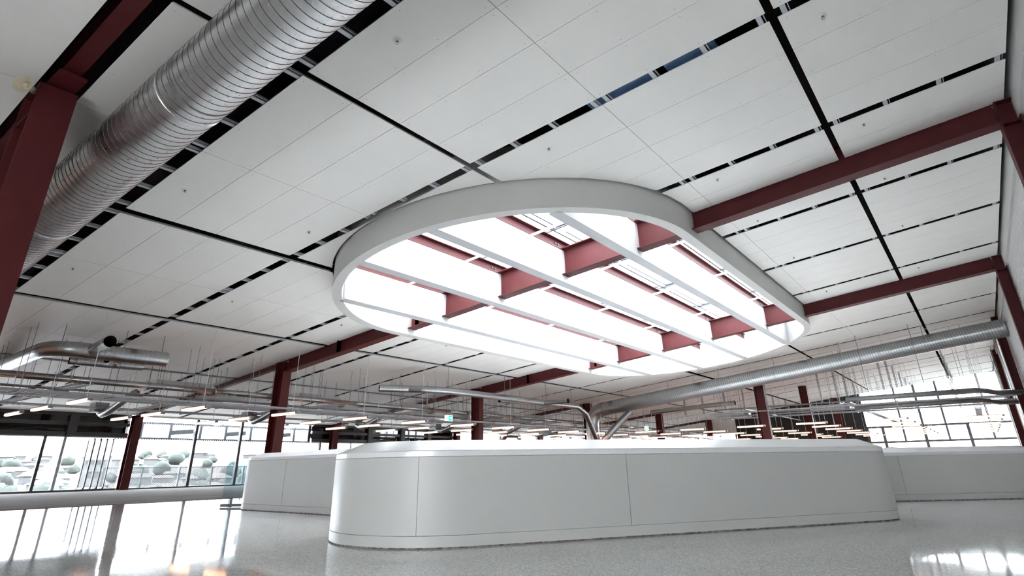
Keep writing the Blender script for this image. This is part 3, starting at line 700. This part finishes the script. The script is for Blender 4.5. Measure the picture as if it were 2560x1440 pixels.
for y, w_ in cy_: tray('crosswise wire cable tray over the left lamps, %s from the camera' % w_, (-35.5, y), (-26.0, y), 0.40, 3.98, rods=3.1)
tray('perforated tray spanning the right side above lamps, nearest and highest', (-19.0, 56.5), (2.5, 56.5), 0.50, 5.30, rods=9)
for y, z_, w_ in ((48.0, 4.35, 'near low'), (50.5, 4.1, 'middle low'), (53.0, 4.45, 'rear low'), (61.4, 5.2, 'second high'), (66.5, 5.1, 'third high')):
    tray('%s crosswise wire tray in the tangle at the right' % w_, (-16.5, y), (2.5, y), 0.45, z_, rods=9)
tray('lengthwise wire tray at the right near the wall', (0.3, 47), (0.3, 78), 0.45, 4.6, rods=8); tray('lengthwise wire tray at the right between the lamp rows', (-6.8, 47), (-6.8, 78), 0.45, 4.5, rods=8)
# perforated strut posts hanging from the ceiling
pm = {}
def post(x, y, zb_, label):
    h = round(ZC(x)-zb_, 2); key = h
    t = thing('hanging_strut', label, 'strut', (x, y, zb_), group='perforated hanging struts')
    if key not in pm:
        q = MB(); w = 0.11; q.box(-w/2-.012, -w/2, -0.03, 0.03, 0, h); q.box(w/2, w/2+.012, -0.03, 0.03, 0, h)
        k = 0.0
        while k < h-0.06: q.box(-w/2, w/2, 0.02, 0.03, k, k+0.05); k += 0.09
        q2 = MB(); q2.box(-0.12, 0.12, -0.09, 0.09, h-0.012, h)
        pm[key] = (q.mesh('perforated_channel', POSTM), q2.mesh('top_bracket', POSTM))
    link('perforated_channel', pm[key][0], t); link('top_bracket', pm[key][1], t)
rown = ['front', 'second', 'third', 'fourth', 'rear']
coln = {-18.0: 'far left', -16.3: 'second left', -9.95: 'centre-left', -8.7: 'centre', -5.3: 'paired left', -4.76: 'paired right', -0.96: 'rightmost'}
for j, y in enumerate((56.5, 61.4, 66.6, 71.8, 76.9)):
    for x, cn in coln.items():
        if j and x in (-18.0, -9.95, -5.3): continue
        post(x, y, 5.28, 'perforated metal strut hanging from ceiling, %s row, %s line' % (rown[j], cn))
for x, cn in ((-21.3, 'above the sloping duct'), (-19.6, 'above the open straight duct'), (-14.0, 'above the right fan box')):
    post(x, 55.2, 5.0, 'short strut hanging under the far long duct, %s' % cn)
for x, w_ in ((-16.3, 'left'), (-8.7, 'middle'), (-4.76, 'right')):
    tag(MB().box(x-0.06, x+0.06, 56.4, 77.5, 5.22, 5.30).obj('strut_rail', GALVL), 'lengthwise strut rail joining the %s line of hanging struts' % w_, 'rail')
# fan coil units
def fcu(label, x, y, along_y=True, z0=4.65):
    t = thing('fan_coil_unit', label, 'air unit', (x, y, z0), group=None)
    q = MB().box(-1.3, 0, 0, 2.56, 0, 0.27) if along_y else MB().box(0, 2.6, 0, 1.2, 0, 0.42)
    q.obj('casing', FANM, t)
    if along_y:
        MB().box(0.0, 0.02, 0.05, 2.5, 0.02, 0.25).obj('side_panel', FANM, t)
        MB().box(-0.5, -0.1, -0.32, 0, 0.02, 0.25).obj('control_box', PAPER, t)
        MB().quadbox([(-1.2, 2.56, 0.0), (-0.1, 2.56, 0.0), (-0.35, 3.3, -0.25), (-0.95, 3.3, -0.25), (-1.2, 2.56, 0.25), (-0.1, 2.56, 0.25), (-0.35, 3.3, 0.0), (-0.95, 3.3, 0.0)]).obj('transition', GALV, t)
        for (a, b) in ((-1.2, 0.1), (-0.1, 0.1), (-1.2, 2.4), (-0.1, 2.4)): MB().tube((a, b, 0.2), (a, b, ZC(x+a)-z0), 0.012, 5).obj('hanger_rod', GALVD, t)
    else:
        MB().box(2.6, 2.95, 0.1, 0.9, 0.02, 0.40).obj('control_box', GALVD, t)
        for (a, b) in ((0.1, 0.1), (2.4, 0.1)): MB().tube((a, b, 0.2), (a, b, ZC(x+a)-z0), 0.012, 5).obj('hanger_rod', GALVD, t)
for k, w_ in enumerate(('nearest', 'second', 'third', 'fourth', 'fifth')): fcu('pale metal fan unit above the long silver pipe, %s of the row' % w_, -30.0, 12.73+7.7*k)
fcu('pale metal fan unit under the far long duct, left of the red columns', -18.9, 56.0, False, 4.62); fcu('pale metal fan unit right of the second red column of the right-hand row', -10.9, 56.0, False, 4.72)
# flexible duct boots with square plenum
def boot(label, x, y, z=3.75):
    t = thing('air_boot', label, 'duct', (x, y, z))
    MB().box(-0.45, 0.25, -0.3, 0.3, -0.05, 0.38).obj('plenum_box', GALVD, t)
    pts = [(0.1, 0, -0.02), (0.5, 0.0, -0.18), (1.0, 0.05, -0.08), (1.6, 0.1, 0.12), (2.4, 0.15, 0.40), (3.2, 0.2, 0.62)]
    MB().path(pts, 0.17, 16).obj('flexible_duct', GALV, t, smooth=True)
    q = MB()
    for a, b in zip(pts, pts[1:]):
        a = Vector(a); b = Vector(b)
        for k in range(4): c = a+(b-a)*(k/4); e = (b-a).normalized()*0.01; q.tube(c-e, c+e, 0.18, 14, False)
    q.obj('coil_rings', GALVL, t, kind='stuff')
    MB().tube((-0.1, 0, 0.3), (-0.1, 0, ZC(x)-z), 0.012, 5).obj('hanger_rod', GALVD, t)
for k, w_ in enumerate(('nearest', 'second', 'third', 'fourth', 'fifth', 'sixth')): boot('square air plenum with bent flexible duct near windows, %s of the row' % w_, -34.2, 12.1+7.9*k)
for k, w_ in enumerate(('nearest', 'second', 'third', 'fourth')):
    tag(MB().bar((-31.8, 15.6+7.7*k, 4.35), (-29.4, 18.6+7.7*k, 4.30), 1.1, 0.30).obj('sheet_metal_duct', GALV), 'flat shiny rectangular duct between fan units, %s of the row' % w_, 'duct')
# lamps
proto = None
ordn = ['first', 'second', 'third', 'fourth', 'fifth', 'sixth', 'seventh', 'eighth', 'ninth', 'tenth', 'eleventh', 'twelfth', 'thirteenth', 'fourteenth', 'fifteenth', 'sixteenth', 'seventeenth', 'eighteenth']
def lamp_proto():
    t = thing('linear_pendant', 'x', 'lamp', group='warm linear pendant lamps')
    q = MB(); pts = [(-0.055, 0), (0.055, 0), (0.07, 0.03), (0.07, 0.085), (-0.07, 0.085), (-0.07, 0.03)]
    for x in (-0.97, 0.84):
        for (a, b) in pts: q.v.append((x, a, b))
    for i in range(6): j = (i+1) % 6; q.f.append((i, j, 6+j, 6+i))
    q.f += [tuple(range(6))[::-1], tuple(range(6, 12))]
    d = q.obj('diffuser', LAMP, t)
    h = MB().box(-0.97, 0.98, -0.065, 0.065, 0.087, 0.125).obj('housing', GALVL, t)
    e = MB().box(0.845, 0.98, -0.065, 0.065, 0.0, 0.086).obj('end_driver', GALVD, t)
    reg(t, d, h, e); return t
RODM = {}
def lamp(x, y, z, label):
    global proto
    if proto is None: c = proto = lamp_proto(); proto.location = (x, y, z); proto['label'] = label
    else: c = copytree(proto, (x, y, z), label)
    if x not in RODM: RODM[x] = MB().tube((0.55, 0, 0.12), (0.55, 0, ZC(x+0.55)-z), 0.011, 5).mesh('suspension_rod', WPIPE)
    link('suspension_rod', RODM[x], c)
ZL = 3.22
for x, cn in ((-24.95, 'left block, row nearest the skylight'), (-28.6, 'left block, middle row'), (-31.75, 'left block, row nearest the windows')):
    for k in range(-3, 17):
        y = 8.15+4.06*k
        lamp(x, y, ZL, 'warm linear pendant, %s from camera in %s' % (ordn[k], cn) if k >= 0 else 'warm linear pendant behind the camera in %s' % cn)
for x, cn in ((0.45, 'rightmost row'), (-4.37, 'second row from right wall'), (-9.07, 'third row from right wall'), (-13.1, 'fourth row from right wall'), (-17.4, 'fifth row from right wall'), (-21.2, 'sixth row from right wall')):
    for k in range(7):
        y = 46.2+4.9*k+(2.0 if x > 0 else 0)
        lamp(x, y, ZL, 'warm linear pendant, %s back in right block, %s' % (ordn[k], cn))
# ------------------------------------------------------------------ sprinklers, horn, exit signs
SP = [(-6.81, 5.77, 'right of the large near duct, highest in view'), (-14.34, 5.76, 'midway along the large near duct'), (-14.34, 9.37, 'left of the ring near end'), (-6.82, 10.83, 'just above the ring top in view'), (-20.87, 5.73, 'far left by the large duct'), (-20.85, 10.82, 'left of the ring, middle distance'), (-20.95, 15.84, 'just left of the ring side'), (-20.85, 22.35, 'below the ring side in view'), (-25.25, 26.11, 'over the mid branch duct'), (-0.44, 10.84, 'near right wall, closest'), (-0.43, 15.83, 'right side just before the near beam'), (-4.26, 15.78, 'beside ring just before the near beam'), (-0.42, 19.78, 'right side just past the near beam'), (-4.25, 19.73, 'beside ring just past the near beam'), (-0.41, 24.73, 'right side between the two beams'), (-4.25, 24.7, 'beside ring between the two beams'), (-0.39, 31.19, 'right side just before the second beam'), (-4.25, 31.11, 'beside ring before the second beam'), (-0.42, 40.15, 'right side before the far duct'), (-20.9, 35.0, 'beyond the ring side, left')]
spp = None
for (x, y, l) in SP:
    lb = 'ceiling sprinkler head, ' + l
    if spp is None:
        spp = thing('sprinkler_head', lb, 'sprinkler', (x, y, ZC(x)), group='ceiling sprinkler heads')
        a = MB().tube((0, 0, 0.0), (0, 0, -0.012), 0.075, 20, r1=0.06).obj('escutcheon', PANEL, spp)
        b = MB().tube((0, 0, -0.012), (0, 0, -0.05), 0.022, 10).obj('body', BRASS, spp)
        c = MB().tube((0, 0, -0.055), (0, 0, -0.06), 0.038, 12).obj('deflector', SPR, spp)
        reg(spp, a, b, c)
    else: copytree(spp, (x, y, ZC(x)), lb)
t = thing('horn_speaker', 'cream horn loudspeaker on top of the near red column', 'speaker', (-12.10, 1.93, 7.28))
q = MB(); prof = [(0.0, 0.05), (0.10, 0.06), (0.18, 0.10), (0.24, 0.155), (0.25, 0.16)]
n = 24; D = Vector((0.75, -0.62, -0.25)).normalized(); A = D.cross(Vector((0, 0, 1))).normalized(); Cc = A.cross(D)
for (s_, r) in prof:
    for j in range(n): w = 2*math.pi*j/n; q.v.append(tuple(D*s_+(A*math.cos(w)+Cc*math.sin(w))*r))
for i in range(len(prof)-1):
    for j in range(n): k = (j+1) % n; q.f.append((i*n+j, i*n+k, (i+1)*n+k, (i+1)*n+j))
q.obj('bell', CREAM, t, smooth=True)
MB().tube(Vector((0, 0, 0))-D*0.14, D*0.12, 0.06, 18).obj('driver', CREAM, t, smooth=True)
MB().tube(D*0.05, D*0.19, 0.035, 12).obj('throat_cone', CREAM, t, smooth=True)
MB().bar((0, 0.02, 0.05), (-0.06, 0.14, 0.12), 0.04, 0.01).obj('bracket', GALVD, t)
def exit_sign(label, x, y, z, w=0.72, h=0.36, both=False):
    t = thing('exit_sign', label, 'sign', (x, y, z)); W_ = w
    MB().box(-0.03, 0.0, 0, W_, 0, h).obj('panel', SIGNW, t)
    MB().box(0.0, 0.006, 0.02, W_-0.02, 0.02, h-0.02).obj('green_field', GREEN, t)
    MB().box(-0.04, 0.02, -0.02, W_+0.02, h, h+0.16).obj('housing', GALVD, t)
    for yy in (0.1, W_-0.1): MB().tube((0, yy, h+.16), (0, yy, ZC(x)-z), 0.01, 5).obj('hanger_rod', GALVD, t)
    X = 0.008
    def poly(name, P, m_=SIGNW):
        q = MB(); b = len(q.v)
        for (a, c) in P: q.v.append((X, a, c))
        for (a, c) in P: q.v.append((X+0.004, a, c))
        k = len(P); q.f.append(tuple(range(k))[::-1]); q.f.append(tuple(range(k, 2*k)))
        for i in range(k): j = (i+1) % k; q.f.append((i, j, k+j, k+i))
        q.obj(name, m_, t)
    if not both:
        poly('arrow', [(.42, .16), (.54, .16), (.54, .10), (.66, .185), (.54, .27), (.54, .21), (.42, .21)])
        poly('door_symbol', [(.06, .04), (.30, .04), (.30, .32), (.06, .32)])
        c = 0.19
    else:
        poly('arrow', [(.58, .155), (.63, .10), (.69, .185), (.63, .27), (.58, .215), (.62, .185)]); poly('arrow', [(.14, .155), (.09, .10), (.03, .185), (.09, .27), (.14, .215), (.10, .185)])
        poly('door_symbol', [(.26, .04), (.46, .04), (.46, .32), (.26, .32)]); c = 0.36
    X = 0.013
    poly('running_figure', [(c-.02, .20), (c+.04, .22), (c+.07, .17), (c+.03, .14), (c+.07, .06), (c+.03, .05), (c-.01, .12), (c-.06, .06), (c-.09, .08), (c-.04, .15)], GREEN)
    poly('figure_head', [(c+.02+.028*math.cos(k*math.pi/5), .265+.028*math.sin(k*math.pi/5)) for k in range(10)], GREEN)
exit_sign('green running-man exit sign with arrow hanging left of the second column', -26.55, 28.55, 3.61, 0.70, 0.34)
exit_sign('green two-way exit sign hanging right of the vertical duct', -22.9, 49.6, 3.55, 0.78, 0.36, True)
# cross braces near the far windows
t = thing('cross_brace', 'rusty red V-shaped steel brace in front of far left glazing', 'brace')
MB().bar((-43.0, 53.6, 2.2), (-43.0, 56.4, 4.1), 0.25, 0.35).obj('brace_arm', RED, t); MB().bar((-43.0, 60.6, 2.2), (-43.0, 58.6, 4.1), 0.25, 0.35).obj('brace_arm', RED, t); MB().box(-43.12, -42.88, 56.2, 58.8, 3.95, 4.25).obj('brace_head', RED, t)
# ------------------------------------------------------------------ outside the left windows
ter = struct('terrace'); MB().box(-47.6, XW-0.3, Y0, Y1, -0.35, -0.06).obj('deck_slab', DECK, ter)
for k, (a, b) in enumerate(((17.6, 22.4), (22.5, 27.3), (27.4, 32.0))):
    t = thing('mesh_guard', 'expanded mesh terrace guard outside the glazing, %s panel from the camera' % ordn[k], 'railing', (-46.6, 0, 0))
    q = MB(); y = a
    d = 0.11
    import itertools
    nn = int((b-a+1.2)/d)
    for i in range(nn):
        for s in (1, -1):
            y0_, z0_ = (a-1.2+i*d, 0.05) if s > 0 else (a+i*d, 0.05)
            y1_, z1_ = y0_+s*1.22, 1.27
            # clip to panel
            if s > 0:
                if y0_ < a: z0_ += (a-y0_); y0_ = a
                if y1_ > b: z1_ -= (y1_-b); y1_ = b
            else:
                if y1_ < a: z1_ -= (a-y1_); y1_ = a
                if y0_ > b: z0_ += (y0_-b); y0_ = b
            if z1_-z0_ > 0.02: q.bar((0, y0_, z0_), (0, y1_, z1_), 0.008, 0.022)
    q.obj('expanded_mesh', OUTF, t, kind='stuff')
    for y in (a, (a+b)/2): MB().box(-0.04, 0.04, y-0.05, y+0.05, -0.06, 1.30).obj('post', OUTF, t)
    MB().box(-0.03, 0.03, a, b, 1.27, 1.32).obj('top_rail', OUTF, t)
t = thing('sunshade_frame', 'serrated metal sunshade frame hung outside above the meshed guard', 'sunshade', (-45.0, 0, 0))
for z in (4.05, 3.08):
    q = MB(); y = 17.2
    while y < 33.0: q.box(-0.04, 0.04, y, y+0.09, z-0.08, z+0.07); q.box(-0.04, 0.04, y+0.09, y+0.16, z-0.03, z+0.07); y += 0.16
    q.obj('serrated_rail', OUTF, t)
for y in (18.0, 23.5, 29.5): MB().box(0, 1.5, y-0.03, y+0.03, 4.0, 4.08).obj('bracket_arm', OUTF, t)
for k, y in enumerate((18.7, 20.6, 22.7, 24.6, 26.6, 28.5, 30.4)): MB().box(-0.05, 0.05, y-0.09, y+0.09, 3.05, 4.08).obj('hanger_post', OUTF, t)
for y in (20.7, 24.7, 28.6): MB().bar((0, y, 3.48), (0, y+1.5, 3.62), 0.06, 0.30).obj('angled_blade', OUTF, t)
# neighbouring roof, hills, houses, trees
t = thing('warehouse_roof', 'flat white neighbouring building roof just outside the left windows', 'building')
MB().quadbox([(-92, -6, -9), (-56, -6, -9), (-56, 19, -9), (-92, 26, -9), (-92, -6, -2.2), (-56, -6, -2.2), (-56, 19, -2.2), (-92, 26, -2.2)]).obj('wall', HW, t)
MB().quadbox([(-92.5, -6.5, -2.2), (-55.5, -6.5, -2.2), (-55.5, 19.5, -2.2), (-92.5, 26.5, -2.2), (-92.5, -6.5, -1.6), (-55.5, -6.5, -2.0), (-55.5, 19.5, -2.0), (-92.5, 26.5, -1.6)]).obj('roof', ROOFW, t)
def hz(x, y):
    r = math.hypot(x, y); s_ = min(1, max(0, (r-90)/420)); b = -12+21*s_*s_*(3-2*s_)
    return b + 2.2*math.sin(x*0.021+1.3)*math.cos(y*0.017)*s_
q = MB(); NX, NY = 46, 60
X0, X1, YA, YB = -48.0, -760.0, -200.0, 900.0
for i in range(NX+1):
    for j in range(NY+1):
        x = X0+(X1-X0)*(i/NX)**1.4; y = YA+(YB-YA)*j/NY; q.v.append((x, y, hz(x, y)))
for i in range(NX):
    for j in range(NY): a = i*(NY+1)+j; q.f.append((a, a+1, a+NY+2, a+NY+1))
g = q.obj('ground_hills', GRASS, smooth=True); g['kind'] = 'structure'
q = MB().box(-800, 200, 82, 900, -12.4, -12.2); q.obj('ground_plain', GRASS)['kind'] = 'structure'
def crown(seed, m_):
    rnd = random.Random(seed); v = []; f = []; nr, ns = 7, 10
    for i in range(nr):
        ph = math.pi*i/(nr-1)
        for j in range(ns):
            th = 2*math.pi*j/ns; r = 1+rnd.uniform(-.22, .22); v.append((r*math.sin(ph)*math.cos(th), r*math.sin(ph)*math.sin(th), 0.80+r*0.85*math.cos(ph)))
    for i in range(nr-1):
        for j in range(ns): k = (j+1) % ns; f.append((i*ns+j, i*ns+k, (i+1)*ns+k, (i+1)*ns+j))
    b = MB(); b.v, b.f = v, f; return b.mesh('crown', m_, True)
crowns = [crown(s_, TREE if s_ % 2 else TREE2) for s_ in range(4)]
trunk = MB().tube((0, 0, -0.6), (0, 0, 0.5), 0.12, 6).mesh('trunk', BARK)
hw = MB().box(-1, 1, -0.7, 0.7, -1.2, 1.0).mesh('wall', HW)
hr = []
for m_ in (HR, HR2):
    b = MB(); b.v = [(-1.15, -.85, .95), (1.15, -.85, .95), (1.15, .85, .95), (-1.15, .85, .95), (-.75, 0, 1.55), (.75, 0, 1.55)]; b.f = [(0, 1, 5, 4), (1, 2, 5), (2, 3, 4, 5), (3, 0, 4), (0, 3, 2, 1)]
    hr.append(b.mesh('roof', m_))
win = MB().box(-0.7, -0.2, -0.72, -0.7, 0.1, 0.7).mesh('window', FRAME)
rnd = random.Random(11)
def where(x, y):
    a = math.degrees(math.atan2(y, x)); r = math.hypot(x, y)
    return ('far' if r > 330 else 'middle' if r > 200 else 'near') + ' slope, seen through ' + ('the dark-topped doors' if a > 157 else 'the meshed glazing' if a > 146 else 'glazing behind the parapets' if a > 130 else 'the distant glazing')
def spot(rmin, rmax):
    while True:
        az = math.radians(rnd.uniform(100, 166)) ; r = rmin*(rmax/rmin)**rnd.random()
        x, y = r*math.cos(az), r*math.sin(az)
        if x < -100 or (x < -60 and y > 30): return x, y
for k in range(220):
    x, y = spot(130, 520); s_ = rnd.uniform(2.0, 3.8); z = hz(x, y)
    t = thing('house', ['pale house with dark hipped roof on the ', 'pale house with reddish hipped roof on the '][k % 2]+where(x, y), 'house', (x, y, z), (0, 0, rnd.uniform(0, 3.1)), group='houses on the hillside')
    t.scale = (s_*1.5, s_*1.3, s_*0.8); link('wall', hw, t); link('roof', hr[k % 2], t); link('window', win, t)
for k in range(290):
    x, y = spot(130, 560); s_ = rnd.uniform(1.3, 3.2); z = hz(x, y)
    t = thing('tree', ['dark green rounded tree on the ', 'grey-green rounded tree on the '][0 if k % 4 in (1, 3) else 1]+where(x, y), 'tree', (x, y, z), (0, 0, rnd.uniform(0, 6)), group='trees on the hillside')
    t.scale = (s_*1.3, s_*1.3, s_*1.15); link('crown', crowns[k % 4], t); link('trunk', trunk, t)
